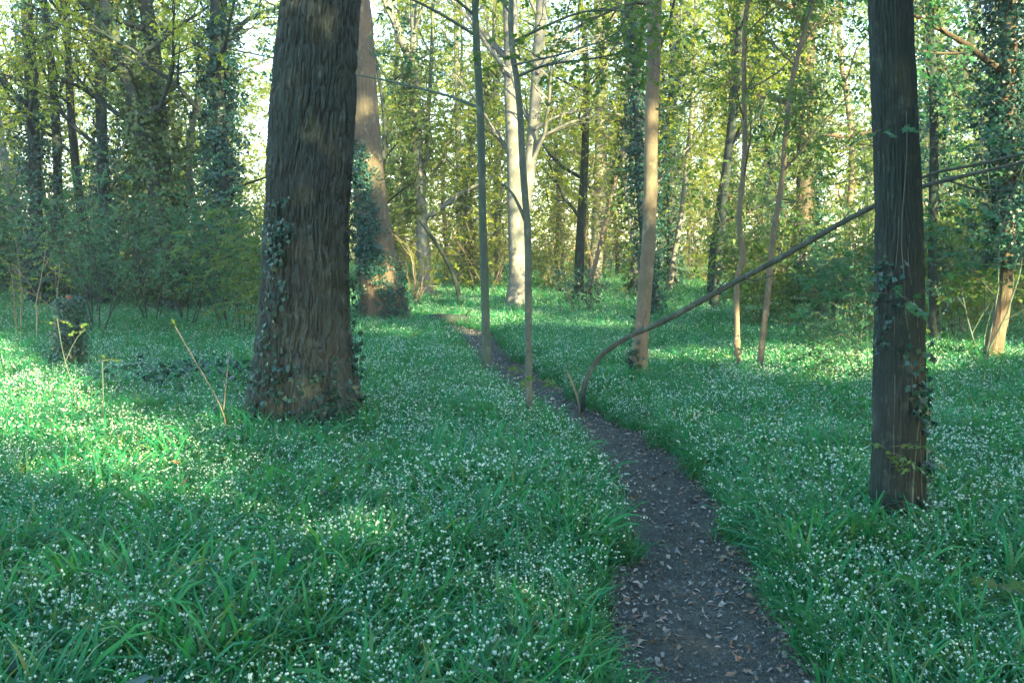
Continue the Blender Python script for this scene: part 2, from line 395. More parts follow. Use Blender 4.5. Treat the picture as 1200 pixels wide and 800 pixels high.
def build_ground():
    def axis(lo, hi, fine_lo, fine_hi, st):
        a = list(np.arange(fine_lo, fine_hi, st)); s = st; v = fine_hi
        while v < hi: a.append(v); s *= 1.15; v += s
        a.append(hi); s = st; v = fine_lo - st; b = []
        while v > lo: b.append(v); s *= 1.15; v -= s
        return np.array([lo] + b[::-1] + a)
    xs, ys = axis(-400, 400, -9, 9, .16), axis(-200, 400, 1, 24, .16)
    X, Y = np.meshgrid(xs, ys); Z = gz(X, Y)
    V = np.stack([X, Y, Z], -1).reshape(-1, 3); nx = len(xs)
    i = np.arange(len(ys) - 1)[:, None] * nx + np.arange(nx - 1)[None]
    b = Buf(); b.add(V, np.stack([i, i + 1, i + nx + 1, i + nx], -1).reshape(-1, 4))
    part('ground', b, M['soil'], None, 'structure', 'dark woodland soil under the flowering plants')
build_ground()
def half_width(i): return .30 + .08 * vnoise(i * .11, 3.1) + .03 * vnoise(i * .5, 9.7)
def build_path():
    n = len(pth); t = np.gradient(pth, axis=0); t /= np.linalg.norm(t, axis=1)[:, None]; nm = np.stack([t[:, 1], -t[:, 0]], 1)
    c = np.linspace(-1, 1, 15); V = []
    for k, cc in enumerate(c):
        hw = half_width(np.arange(n) + 40 * (cc > 0)) + .12
        q = pth + nm * (cc * hw)[:, None]
        z = gz(q[:, 0], q[:, 1]) + .014 + .012 * (fbm(q[:, 0] * 6, q[:, 1] * 6, 1.0, 3) - .5) * (1 - abs(cc)) - .02 * (abs(cc) > .95)
        V.append(np.c_[q, z])
    V = np.stack(V, 1).reshape(-1, 3); m = len(c)
    i = np.arange(n - 1)[:, None] * m + np.arange(m - 1)[None]
    b = Buf(); b.add(V, np.stack([i, i + 1, i + m + 1, i + m], -1).reshape(-1, 4))
    part('path', b, M['path'], None, 'structure', 'narrow trodden earth footpath winding through the flowering plants')
build_path()

# ------------------------------------------------------------------ trees
TRUNKS = []          # footprints kept free of ground plants
def worley(x, y):
    "distance to the nearest cell border (F2 - F1) of jittered cells"
    i, j = np.floor(x).astype(np.int64), np.floor(y).astype(np.int64); f1 = np.full(x.shape, 9.0); f2 = f1.copy()
    for a in (-1, 0, 1):
        for b in (-1, 0, 1):
            d = np.hypot(i + a + _hash(i + a, j + b, 1) - x, j + b + _hash(i + a, j + b, 2) - y)
            f2 = np.minimum(f2, np.maximum(f1, d)); f1 = np.minimum(f1, d)
    return f2 - f1
def bark_oak(th, z, R):
    cx, sx = np.cos(th) * .46, np.sin(th) * .46
    u = th * .46 + .034 * (vnoise(cx * 9, sx * 9, z * 8) - .5) + .10 * (fbm(cx * 3, sx * 3, z * 1.6, 2) - .5) + .02 * np.sin(z * 4)
    n1 = vnoise(u / .027, z / .20, 1.5); n2 = vnoise(u / .021 + 31, (z + u * .5) / .11, 4.5); n3 = vnoise(u / .016 + 11, z / .045, 7.5)
    c1 = np.clip(1 - np.abs(2 * n1 - 1) / .34, 0, 1) ** .8; c2 = np.clip(1 - np.abs(2 * n2 - 1) / .22, 0, 1)
    return .016 - c1 * .032 - c2 * .020 - .006 * n3 + .03 * (fbm(cx * 3, sx * 3, z * 1.2, 2) - .5)
def bark_soft(th, z, R):
    cx, sx = np.cos(th) * R, np.sin(th) * R
    return R * .16 * (fbm(cx * 4 / R * .25, sx * 4 / R * .25, z * 1.1, 3) - .5) + .004 * (fbm(cx * 60, sx * 60, z * 14, 2) - .5)
def bark_plate(th, z, R):
    cx, sx = np.cos(th) * R, np.sin(th) * R
    a = vnoise(cx * 26, sx * 26, z * 2.6); b = vnoise(cx * 50, sx * 50, z * 6)
    return -.022 * np.clip(1 - np.abs(2 * a - 1) - .45, 0, 1) - .008 * b + R * .12 * (fbm(cx * 3, sx * 3, z * 1, 2) - .5)

def bark_fissured(th, z, R):
    u = th * .17 + .02 * (fbm(np.cos(th) * 2, np.sin(th) * 2, z * 2.5, 3) - .5); z2 = z + .2 * (vnoise(np.cos(th) * 2, np.sin(th) * 2, z * 2) - .5)
    w1 = worley(u / .026, z2 / .38); w2 = worley(u / .015 + 3, z2 / .12)
    return .004 - np.clip(1 - w1 / .3, 0, 1) * .011 - np.clip(1 - w2 / .3, 0, 1) * .005 + .03 * (fbm(np.cos(th), np.sin(th), z * 1.1, 2) - .5) + .006 * (fbm(th * 12, z * 24, 1.0, 2) - .5)
class Tree:
    def __init__(s, name, label, px=None, d=None, H=12, bark='dark', relief=None, cat='tree', group=None, pts=None, sides=16, rows=60, flare=.3, top=.25, slim=1, wobble=.018, fine=None):
        if pts is None:
            pts = [np.r_[P(x, y, dd[0] if dd else d), wd / 2 / F_PX * (dd[0] if dd else d)] for x, y, wd, *dd in px]
        pts = np.array(pts); b = pts[0]
        if slim != 1: pts[:, 3] *= slim; pts[1:, 0] += rng.normal(0, wobble, len(pts) - 1)
        s.base = np.array([b[0], b[1], float(gz(b[0], b[1]))]); s.d = d
        s.root = thing(name, s.base, label, cat, group)
        pts[0, 2] = s.base[2] - .12
        if H and pts[-1, 2] < H:
            t, r = pts[-1, :3], pts[-1, 3]; dr = pts[-1, :3] - pts[-2, :3]; dr = dr / (abs(dr[2]) + 1e-6)
            dr[:2] = np.clip(dr[:2], -.25, .25); ext = []
            for f in (.2, .45, .7, 1.0):
                h = (H - t[2]) * f
                ext.append(np.r_[t + np.array([dr[0] * h * (1 - .4 * f) + rng.normal(0, .05) * h ** .7, dr[1] * h * (1 - .4 * f) + rng.normal(0, .05) * h ** .7, h]), r * (1 - (1 - top) * f)])
            pts = np.vstack([pts, ext])
        p = chaikin(pts, 2); p[:, :3] -= s.base; s.axis = p; s.sway = 0
        lo, hi = p[0, 2], p[-1, 2]
        if fine: z = np.r_[np.linspace(lo, fine[0], fine[1])[:-1], np.linspace(fine[0], hi, rows)]
        else: z = lo + (hi - lo) * np.linspace(0, 1, rows) ** 1.25
        k = np.argsort(p[:, 2]); s.zk, s.ck = p[k, 2], p[k]
        c = np.stack([np.interp(z, s.zk, s.ck[:, i]) for i in range(4)], 1)
        th = np.arange(sides) * 2 * pi / sides; TH, Z = np.meshgrid(th, z)
        s.flare, s.ph = flare, rng.uniform(0, 6)
        R = s.radius(Z, TH)
        if relief is not None:
            near = np.clip(1.2 - Z / 30, .2, 1); R = R + relief(TH + s.base[0], Z + s.base[1] * 3, R) * near
        if 14 <= sides <= 36:
            for _ in range(9):
                kz, ka, ks = rng.uniform(.1, hi * .75), rng.uniform(0, 2 * pi), rng.uniform(.03, .07)
                R = R * (1 + rng.uniform(.12, .35) * np.exp(-((Z - kz) / ks) ** 2) * np.exp(-((np.cos(TH - ka) - 1) / .5) ** 2) + .05 * np.exp(-((Z - kz) / .05) ** 2))
        V = np.stack([c[:, 0:1] + R * np.cos(TH), c[:, 1:2] + R * np.sin(TH), Z], -1).reshape(-1, 3)
        bf = Buf(); bf.add(V, grid_q(len(z), sides)); bf.add(c[[-1], :3] + (0, 0, .02), None, None); o = (len(z) - 1) * sides
        bf.T.append(np.array([[o + i, o + (i + 1) % sides, len(z) * sides] for i in range(sides)]))
        s.mat = M[bark]; s.trunk = part('trunk', bf, s.mat, s.root)
        TRUNKS.append((s.base[0], s.base[1], s.ck[0, 3] * 1.05)); s.tips = []
    def center(s, z): return np.stack([np.interp(z, s.zk, s.ck[:, i]) for i in range(3)], -1)
    def radius(s, z, th=0.0):
        r = np.interp(z, s.zk, s.ck[:, 3])
        return r * (1 + s.flare * np.exp(-np.maximum(z, 0) / (1.4 * s.ck[0, 3] + .1)) * (.55 + .45 * np.cos(5 * th + s.ph) * np.cos(2 * th)))
    def surf(s, z, th, off=0.0):
        z, th = np.asarray(z, float), np.asarray(th, float)
        c = s.center(z); r = s.radius(z, th) + off
        return np.stack([c[..., 0] + r * np.cos(th), c[..., 1] + r * np.sin(th), z], -1)
    def ivy(s, z0, z1, n, thick=.1, th=None, spread=pi, g='ivy', scl=1.0, name='ivy', power=1.0, shape=None, label=None):
        z = z0 + (z1 - z0) * rng.uniform(0, 1, n) ** power
        a = rng.uniform(0, 2 * pi, n) if th is None else rng.normal(th, spread, n)
        if shape is not None:
            keep = rng.uniform(0, 1, n) < shape(z, a); z, a = z[keep], a[keep]; n = len(z)
        pos = s.surf(z, a, np.abs(rng.normal(0, 1, n)) * thick + .01)
        rot = np.c_[pi / 2 + rng.normal(-.3, .45, n), rng.normal(0, .35, n), a + pi / 2 + rng.normal(0, .35, n)]
        return scatter(name, pos, rot, scl * rng.uniform(.6, 1.3, n), GR[g], s.root, label)
    def limb(s, z=None, az=None, L=3.0, r=None, rise=.5, lv=2, kids=5, up=.25, mat=None, pts=None, into=None, wob=.18, leafy=True, droop=0.0):
        bf = into if into is not None else Buf(); own = []
        if pts is not None:
            q = chaikin(pts, 2); q[:, :3] -= s.base; s._tube(bf, q[:, :3], q[:, 3], 7)
            if lv: s._kids(bf, q[:, :3], np.linalg.norm(q[-1, :3] - q[0, :3]), q[0, 3], lv, kids, up, wob, own)
        else:
            st = s.surf(z, az, -.3 * np.interp(z, s.zk, s.ck[:, 3]))
            r = r or .45 * np.interp(z, s.zk, s.ck[:, 3]); d = np.array([cos(az), sin(az), rise])
            s._grow(bf, st, d / np.linalg.norm(d), L, r, lv, kids, up, wob, own, 7)
        if leafy: s.tips += own
        if into is None: part('limb', bf, mat or s.mat, s.root)
        return own
    def _tube(s, bf, p, r, sides): bf.tube(p, r, sides, cap=False)
    def _grow(s, bf, st, d, L, r, lv, kids, up, wob, tips, sides):
        n = 7 if sides > 4 else 5; p = [st]; dd = d.copy()
        for i in range(n - 1):
            dd = dd + rng.normal(0, wob, 3) + np.array([0, 0, up * .18]); dd /= np.linalg.norm(dd); p.append(p[-1] + dd * L / (n - 1))
        p = np.array(p); s._tube(bf, p, np.linspace(r, max(r * .22, .0035), n), sides)
        if lv: s._kids(bf, p, L, r, lv, kids, up, wob, tips)
        if lv <= 1:
            for f in (.45, .7, 1.0):
                k = f * (n - 1); i = min(int(k), n - 2); q = p[i] + (p[i + 1] - p[i]) * (k - i); tips.append((q, dd))
    def _kids(s, bf, p, L, r, lv, kids, up, wob, tips):
        n = len(p)
        for k in range(kids):
            f = .22 + .75 * (k + rng.uniform(0, .8)) / kids; f = min(f, .98); x = f * (n - 1); i = min(int(x), n - 2)
            st = p[i] + (p[i + 1] - p[i]) * (x - i); t = p[i + 1] - p[i]; t /= np.linalg.norm(t) + 1e-9
            v = rng.normal(0, 1, 3); v -= t * v.dot(t); v /= np.linalg.norm(v); d = t * .75 + v * rng.uniform(.5, 1.0); d[2] += .1; d /= np.linalg.norm(d)
            s._grow(bf, st, d, L * rng.uniform(.32, .55) * (1.1 - .4 * f), r * .5 * (1 - .5 * f), lv - 1, max(3, kids - 2), up, wob, tips, 4 if lv > 1 else 3)
    def crown(s, z0, z1, n, L, lv=2, kids=5, rise=.6, join=False, mat=None, up=.25, leafy=True, az=None, spread=None):
        bf = Buf() if join else None
        for i in range(n):
            z = z0 + (z1 - z0) * (i + rng.uniform(0, 1)) / n
            a = rng.uniform(0, 2 * pi) if az is None else rng.normal(az, spread)
            s.limb(z, a, L * rng.uniform(.6, 1.2) * (1.15 - .5 * (z - z0) / (z1 - z0 + .01)), None, rise + rng.normal(0, .2), lv, kids, up, mat, None, bf, leafy=leafy)
        if join: part('branches', bf, mat or s.mat, s.root, 'stuff')
    def leaves(s, g, per=2, jit=.25, scl=1.0, name='foliage', keep=None, tilt=.45, label=None):
        if not s.tips: return
        q = np.array([t[0] for t in s.tips]); q = np.repeat(q, per, 0) + rng.normal(0, jit, (len(q) * per, 3))
        if s.base[1] > 17: q = q[(q + s.base)[:, 2] < 3.2 + .29 * (q + s.base)[:, 1]]
        if keep is not None: q = q[keep(q + s.base)]
        n = len(q); rot = np.c_[rng.normal(-.1, tilt, n), rng.normal(0, tilt, n), rng.uniform(0, 2 * pi, n)]
        return scatter(name, q, rot, scl * rng.uniform(.6, 1.25, n), GR[g], s.root, label)

# gaps cut in the leaves (u across the light, w height of the ray) to place sun patches
def light_gap(p, m=.0):
    u = p[:, :2] @ UP; wv = p[:, 2] - PLANT + TE * (p[:, :2] @ H)
    def box(u0, u1, w0, w1): return (u > u0 - m) & (u < u1 + m) & (wv > w0 - m) & (wv < w1 + m)
    k = box(9.3, 15, 2.55, 3.6) | box(7.65, 8.35, 5.2, 6.3) | box(8.6, 9.6, 9.3, 10.0) | box(8.7, 9.5, 10.95, 11.05) | box(9.0, 9.6, 7.1, 7.6)
    cu = np.interp(wv, [2.0, 6.2], [2.1, 1.35]); k |= (np.abs(u - cu) < np.interp(wv, [2.3, 3.2], [.6, 1.15]) + m) & (u < 2.4) & (wv > 2.45 - m) & (wv < 6.6 + m)
    return k | ((u > 9.9) & (u < 18) & (wv > 3.9) & (wv < 9) & (vnoise(u * .9 + 40, wv * 1.4 + 9) > .52))
def shade_keep(p):  # leaves of the unseen trees kept only where shade is wanted
    u = p[:, :2] @ UP; wv = p[:, 2] + TE * (p[:, :2] @ H)
    top = np.interp(u, [-20, 2, 8.4, 9.8, 11, 14, 18, 26], [14, 17, 16, 12.5, 6, 6, 6, 6])
    k = np.where(wv < top, 1.0, .06); k = np.where((u > 15) & (wv > 2.5), np.minimum(k, .75), k); k = np.where((u < 8.4) & (wv > 10.5) & (vnoise(u * 1.3 + 11, wv * 1.1 + 3) > .62), .05, k)
    return (rng.uniform(0, 1, len(p)) < k) & (~light_gap(p, .22) | ((u < 8.6) & (rng.uniform(0, 1, len(p)) < .09)))
def outside_gaps(p): return ~light_gap(p, .12)  # drops leaves of trees in view that would block the sun patches
CAMSIDE = -pi / 2
# --- thick furrowed oak
oak = Tree('oak_tree', 'thick oak with deeply furrowed dark bark and a flared foot beside the flowers',
           [(358, 494, 124), (358, 470, 116), (357.5, 440, 109), (357, 400, 102), (358, 340, 97), (358.5, 290, 95), (362, 200, 95), (367, 112, 95), (371, 55, 90), (376, 0, 85)],
           d=depth(492), H=15, bark='oak', relief=bark_oak, sides=540, rows=40, fine=(4.6, 380), flare=.40, top=.45)
for z, a, L in ((6.2, 2.6, 5), (7.4, .3, 6), (8.3, -2.2, 5), (9.6, 1.5, 6), (11, -.6, 5), (12.5, 3, 4)): oak.limb(z, a, L, None, .6, 2, 5, leafy=False)
th_o = CAMSIDE - .45
oak.ivy(.5, 2.3, 320, .012, th_o, .17, 'ivy1', .62, shape=lambda z, a: .25 + .75 * (vnoise(z * 2.2, a * 3) > .45), label='thin ivy climbing the thick trunk')
oak.ivy(.0, .8, 330, .018, CAMSIDE, 1.0, 'ivy1', .62, name='ivy', power=1.5, shape=lambda z, a: .15 + .85 * (vnoise(z * 4, a * 3, 6) > .5))
oak.ivy(.6, 2.6, 110, .04, CAMSIDE + 1.5, .10, 'ivy1', .62)
for a0, z1 in ((th_o, 2.5), (th_o + .25, 1.6), (th_o - .35, 1.2)):
    z = np.linspace(-.05, z1, 40); th = a0 + .25 * (fbm(z * 1.1 + a0, 0 * z, 2.0) - .5) + .12 * (1 - z / z1); b = Buf(); b.tube(oak.surf(z, th, .004), np.linspace(.009, .004, 40), 5)
    part('vine', b, M['dark'], oak.root)

# --- second oak, leaning, lit in bands, ivy on its foot
oakb = Tree('oak_tree', 'leaning pale oak lit in orange bands with ivy over its lower half',
            [(453, 378, 58), (450, 355, 50), (446, 330, 45), (441, 290, 41), (435, 240, 38), (430, 190, 36), (427, 130, 34), (423, 60, 32), (419, 0, 31)],
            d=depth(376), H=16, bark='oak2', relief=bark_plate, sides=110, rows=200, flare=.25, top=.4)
for z, a, L in ((7.5, .3, 5), (8.6, -2.2, 4), (10, 2, 5), (12, -1, 5), (13.5, 1, 4)): oakb.limb(z, a, L, None, .6, 2, 5, leafy=False)
oakb.ivy(1.2, 4.1, 1000, .05, CAMSIDE - .5, .5, 'ivy', .62, shape=lambda z, a: (.35 + .65 * (vnoise(z * 1.5, a * 2, 3) > .35)) * np.clip((4.3 - z) / 1.2, 0, 1))
oakb.ivy(0, 1.6, 520, .035, CAMSIDE, 1.1, 'ivy', .5, shape=lambda z, a: (vnoise(z * 1.6, a * 2, 8) > .48) * 1.0)
oakb.ivy(.2, 1.0, 60, .03, CAMSIDE + 1.0, .4, 'ivy', .5)

# --- forked pale tree
t = Tree('forked_tree', 'pale forked tree with ivy on one side just past the leaning oak',
         [(502, 347, 18), (498, 320, 15), (494, 260, 14), (489, 200, 14), (487, 120, 13), (484, 72, 14)], d=30, H=0, bark='beech', relief=bark_soft, sides=24, rows=60, flare=.2)
def pxl(pts, d): return [np.r_[P(x, y, (dd[0] if dd else d)), wd / 2 / F_PX * (dd[0] if dd else d)] for x, y, wd, *dd in pts]
t.limb(pts=pxl([(484, 76, 11), (474, 55, 10), (462, 25, 9), (450, -10, 8), (440, -60, 6), (436, -120, 4)], 30), lv=2, kids=7)
t.limb(pts=pxl([(484, 76, 10), (486, 40, 9), (484, 0, 8), (488, -50, 7), (480, -130, 4)], 30), lv=2, kids=7)
t.crown(2.5, 6, 5, 2.2, 2, 4)
t.ivy(2.6, 5.4, 380, .22, CAMSIDE - 1.3, .6, 'ivys', 1.0); t.ivy(5.2, 8, 240, .3, CAMSIDE - .6, 1.2, 'ivys', 1.1)
t.leaves('yel', 2, .3, 1.0)

# --- slim trees beside the path
sapD = Tree('young_tree', 'slim straight grey-green trunk growing at the edge of the path, nearer the thick oak',
            [(570, 434, 13), (570, 400, 11.5), (568, 330, 11), (565, 250, 10.5), (565, 190, 10), (562, 110, 10), (558, 50, 9.5), (556, 0, 9)], d=depth(432), H=8.5, bark='green', slim=.86, relief=bark_soft, sides=20, rows=150, flare=.15, top=.25)
sapD.crown(3.6, 8, 8, 2.6, 2, 5, .5); sapD.leaves('teal', 1, .2, .8, keep=outside_gaps)
sapE = Tree('young_tree', 'very slender trunk in the middle of the path with leafy shoots at its foot',
            [(620, 488, 10), (620, 440, 9.5), (620.5, 350, 9.5), (618, 270, 9.5), (613, 204, 9), (608, 107, 8.5), (601, 54, 7.5), (598, 0, 7)], d=depth(487), H=6.5, bark='smooth', slim=.86, relief=bark_soft, sides=18, rows=150, flare=.1, top=.25)
sapE.limb(pts=pxl([(617, 262, 5), (610, 245, 4), (600, 225, 3), (588, 215, 2)], sapE.base[1]), lv=0)
sapE.limb(pts=pxl([(606, 90, 4), (640, 75, 3), (690, 70, 2.5), (740, 60, 1.5)], sapE.base[1]), lv=2, kids=6)
sapE.limb(pts=pxl([(601, 50, 4), (640, 30, 3), (690, 10, 2.5), (750, 15, 1.5)], sapE.base[1] + .5), lv=2, kids=6)
sapE.crown(3.2, 6, 5, 1.8, 2, 4, .4); sapE.leaves('maple_y', 1, .12, .5)
g = P(620, 442, sapE.base[1] - .1) - sapE.base
scatter('shoot', [g + rng.normal(0, (.10, .05, .04), 3) for _ in range(6)], np.c_[rng.normal(0, .3, 6), rng.normal(0, .3, 6), rng.uniform(0, 6, 6)], .55, GR['maple_y'], sapE.root)

# --- twin-stemmed pale beech
be = Tree('beech_tree', 'pale smooth beech with twin stems standing on the clearing beyond the path',
          [(607, 357, 30), (606, 345, 23), (607, 322, 19), (604, 260, 18), (603, 186, 18), (600, 107, 18), (599, 40, 17), (598, 0, 17)], d=27, H=18, bark='beech', relief=bark_soft, sides=36, rows=120, flare=.35, top=.3)
q = pxl([(609, 275, 15), (614, 250, 15), (621, 199, 14), (626, 145, 14), (630, 80, 14), (635, 0, 13), (640, -120, 10), (636, -260, 5)], 27)
be.limb(pts=q, lv=2, kids=8)
for ps in ([(628, 168, 4), (655, 148, 3.5), (690, 137, 3), (720, 132, 2.5), (748, 140, 1.5)], [(626, 152, 4), (655, 134, 3), (690, 128, 2.5), (722, 122, 1.5)], [(630, 86, 6), (652, 56, 5), (670, 40, 4), (695, 18, 3), (715, -10, 2)], [(600, 90, 6), (575, 60, 5), (555, 30, 4), (530, 0, 3), (500, -20, 2)]):
    be.limb(pts=pxl(ps, 26.8), lv=2, kids=6)
be.crown(7, 16, 9, 5, 2, 5); be.leaves('yel', 1, .35, 1.0)

# --- brown pole tree
tg = Tree('young_tree', 'straight warm brown trunk with ivy at its foot, beside the bent bare pole',
          [(748, 445, 21), (750, 405, 17), (757, 330, 16), (762, 250, 15.5), (763, 150, 15), (766, 60, 15.5), (767, 0, 16)], d=depth(443), H=11, bark='warm', relief=bark_soft, sides=28, rows=170, flare=.25, top=.3)
tg.crown(4.2, 10, 9, 3, 2, 5, .5); tg.leaves('mid', 1, .2, .85, keep=outside_gaps)
tg.limb(pts=pxl([(767, 6, 5), (740, 2, 4), (700, 20, 3), (660, 40, 2)], tg.base[1]), lv=2, kids=6)
tg.ivy(0, 1.0, 130, .02, CAMSIDE - .9, .35, 'ivy1', .9, shape=lambda z, a: 1 - z)

hv = Tree('ivy_clad_tree', 'narrow dark ivy-wrapped trunk close behind the warm brown trunk',
          [(768, 371, 16), (765, 340, 12), (757, 300, 11), (749, 200, 11), (747, 100, 11), (744, 0, 10)], d=22, H=12, bark='dark', relief=bark_soft, sides=16, rows=70)
hv.ivy(0, 9, 900, .10, None, pi, 'ivy', .85); hv.crown(5, 11, 7, 3, 2, 4); hv.leaves('yel', 1, .3, 1)

# --- dark tree by the path
ti = Tree('straight_tree', 'dark straight grey trunk with pale vine stems standing alone among the flowers',
          [(1053, 607, 62), (1053, 560, 58), (1053.5, 480, 56), (1054, 385, 54), (1053, 300, 51), (1052, 215, 49), (1047, 110, 49), (1043, 0, 49)], d=depth(604), H=11, bark='dark', relief=bark_fissured, sides=220, rows=40, fine=(3.9, 330), flare=.05, top=.4)
for z, a, L in ((5.2, 1.2, 3), (6, -2.8, 3), (7, .2, 3.5), (8, 2.4, 3), (9.5, -.8, 3)): ti.limb(z, a, L, None, .5, 2, 5)
ti.leaves('mid', 1, .2, .9, keep=outside_gaps)
for a0, z0, z1, r in ((CAMSIDE - .1, .9, 2.6, .005), (CAMSIDE + .3, -.05, 1.9, .006), (CAMSIDE + .75, -.05, 1.0, .006), (CAMSIDE - .45, .3, 2.0, .004)):
    z = np.linspace(z0, z1, 50); th = a0 + .9 * (fbm(z * 1.3 + a0 * 5, 0 * z, 4.0) - .5); b = Buf(); b.tube(ti.surf(z, th, .002), np.linspace(r, r * .5, 50), 5); part('vine', b, M['smooth'], ti.root)
ti.ivy(.3, 1.25, 80, .012, CAMSIDE + .65, .35, 'ivy1', .5); ti.ivy(1.2, 1.8, 30, .02, CAMSIDE - .9, .3, 'ivy1', .45)
def sprig(tree, px, py, d, n, g, sc, sp):
    c = P(px, py, d) - tree.base
    scatter('sprig', [c + rng.normal(0, sp, 3) for _ in range(n)], np.c_[rng.normal(-.1, .25, n), rng.normal(0, .25, n), rng.uniform(0, 6.3, n)], sc, GR[g], tree.root)
sprig(ti, 1068, 345, ti.base[1] - .22, 5, 'maple', .42, (.06, .03, .02)); sprig(ti, 1066, 527, ti.base[1] - .25, 6, 'maple_y', .45, (.07, .03, .03))
sprig(ti, 1050, 150, ti.base[1] - .2, 4, 'maple', .4, (.05, .03, .02))

# --- bent bare pole
d0 = 10.3
pole = pxl([(682, 475, 6.5, d0), (685, 455, 6.5, d0), (691, 434, 7, d0), (706, 413, 7, d0), (738, 393, 7, d0 - .05), (780, 376, 8, d0 - .1), (825, 350, 8, d0 - .2), (872, 325, 8, d0 - .3), (920, 300, 8, d0 - .4), (972, 269, 7.5, d0 - .5), (1028, 239, 7, d0 - .6), (1083, 217, 6, d0 - .7), (1140, 204, 5, d0 - .8), (1215, 187, 4, d0 - 1), (1300, 165, 2, d0 - 1.1)], d0)
bp = np.array([pole[0][0], pole[0][1], float(gz(pole[0][0], pole[0][1]))])
bt = thing('bent_tree', bp, 'bare bent pole arching up from the path side and leaning behind the dark trunk', 'bent tree')
q = resample(chaikin(np.array(pole), 3), 90); q[:, :3] -= bp; q[0, 2] = -.08; q[:, :3] += .012 * np.stack([fbm(np.arange(90) * .15, 0 * np.arange(90), k * 3.3) - .5 for k in range(3)], 1)
b = Buf(); b.tube(q[:, :3], q[:, 3] * .86 * (1 + .22 * (vnoise(np.arange(90) * .6, 1.5) - .5)), 14); part('trunk', b, M['pole'], bt)
for f_, az_ in ((.18, 1.2), (.33, -.6), (.47, 2.0), (.58, .4), (.66, -1.5)):
    c_ = q[int(f_ * 89)]; b = Buf(); tw = [c_[:3]]
    for k in range(5): tw.append(tw[-1] + np.array([.02 * cos(az_) + .02, .05 * sin(az_), .045]) + rng.normal(0, .012, 3))
    b.tube(tw, np.linspace(.009, .003, 6), 5); part('branch', b, M['pole'], bt)
for ps in ([(1040, 234, 4), (1083, 204, 4), (1140, 194, 3.5), (1215, 177, 3)], [(1110, 211, 2.5), (1150, 225, 2), (1190, 222, 1.5)], [(872, 325, 2.5), (885, 330, 2), (905, 322, 1.5)]):
    b = Buf(); qq = chaikin(np.array(pxl(ps, 9.6 if ps[0][0] > 1000 else 9.95)), 2); b.tube(qq[:, :3] - bp, qq[:, 3], 7); part('branch', b, M['pole'], bt)

# --- wobbly thin trunks right of the clearing
k_ = Tree('young_tree', 'crooked thin trunk with a kink low down, one of a pair past the bent pole',
          [(866, 432, 9), (865, 380, 7.5), (863, 325, 7.5), (871, 302, 8.5), (866, 262, 7), (871, 188, 7), (872, 107, 7), (871, 32, 6.5), (879, 0, 6)], d=depth(430), H=8, bark='warm', slim=.86, relief=bark_soft, sides=16, rows=170, flare=.15)
k_.crown(2.6, 7, 8, 1.8, 2, 4, .5); k_.leaves('mid', 1, .15, .8, keep=outside_gaps)
l_ = Tree('young_tree', 'slanting thin trunk leaning away from the crooked one beside it',
          [(889, 433, 10), (895, 390, 8), (901, 349, 8), (905, 280, 8), (914, 215, 7.5), (921, 161, 7), (925, 97, 7), (939, 48, 6), (952, 0, 5.5)], d=depth(431), H=8, bark='warm', slim=.86, relief=bark_soft, sides=16, rows=170, flare=.15)
l_.crown(2.6, 7, 8, 1.8, 2, 4, .5); l_.leaves('mid', 1, .15, .8, keep=outside_gaps)
m_ = Tree('slender_tree', 'dark slender trunk in the clearing behind the bent pole, left of the crooked pair',
          [(837, 366, 12), (840, 320, 10), (845, 269, 9), (851, 204, 9), (863, 107, 9), (868, 0, 8)], d=23.5, H=11, bark='dark', relief=bark_soft, sides=16, rows=70)
m_.crown(4, 10, 9, 2.6, 2, 4); m_.leaves('yel', 2, .3, 1); m_.ivy(0, 1.2, 90, .05, None, pi, 'ivy', .7)
n_ = Tree('ivy_clad_tree', 'broad tree wrapped in olive ivy with a reddish bare patch and one knotted side limb',
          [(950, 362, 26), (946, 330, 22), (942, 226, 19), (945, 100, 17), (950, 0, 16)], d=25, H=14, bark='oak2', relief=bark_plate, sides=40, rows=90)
n_.limb(pts=pxl([(948, 172, 6), (958, 164, 6), (972, 157, 6), (986, 160, 5), (1000, 160, 4), (1026, 152, 2.5)], 24.8), lv=1, kids=4)
n_.ivy(3.6, 9.5, 1000, .35, None, pi, 'ivys', 1.0); n_.ivy(0, 2.4, 500, .2, None, pi, 'ivy', .9); n_.ivy(2.2, 3.8, 140, .15, CAMSIDE + 1.5, .4, 'ivy', .9)
n_.crown(5, 13, 8, 3, 2, 5); n_.leaves('mid', 2, .3, 1)
o_ = Tree('leaning_tree', 'tree whose slanting foot glows orange in the sun, past the dark straight trunk',
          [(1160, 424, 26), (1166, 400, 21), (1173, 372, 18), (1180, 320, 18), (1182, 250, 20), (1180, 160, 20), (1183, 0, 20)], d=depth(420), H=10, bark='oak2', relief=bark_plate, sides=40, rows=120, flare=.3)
o_.ivy(1.5, 5.5, 1100, .24, None, pi, 'ivy', .75); o_.crown(2.8, 9, 9, 2.6, 2, 5, .4); o_.leaves('teal', 2, .2, .9)

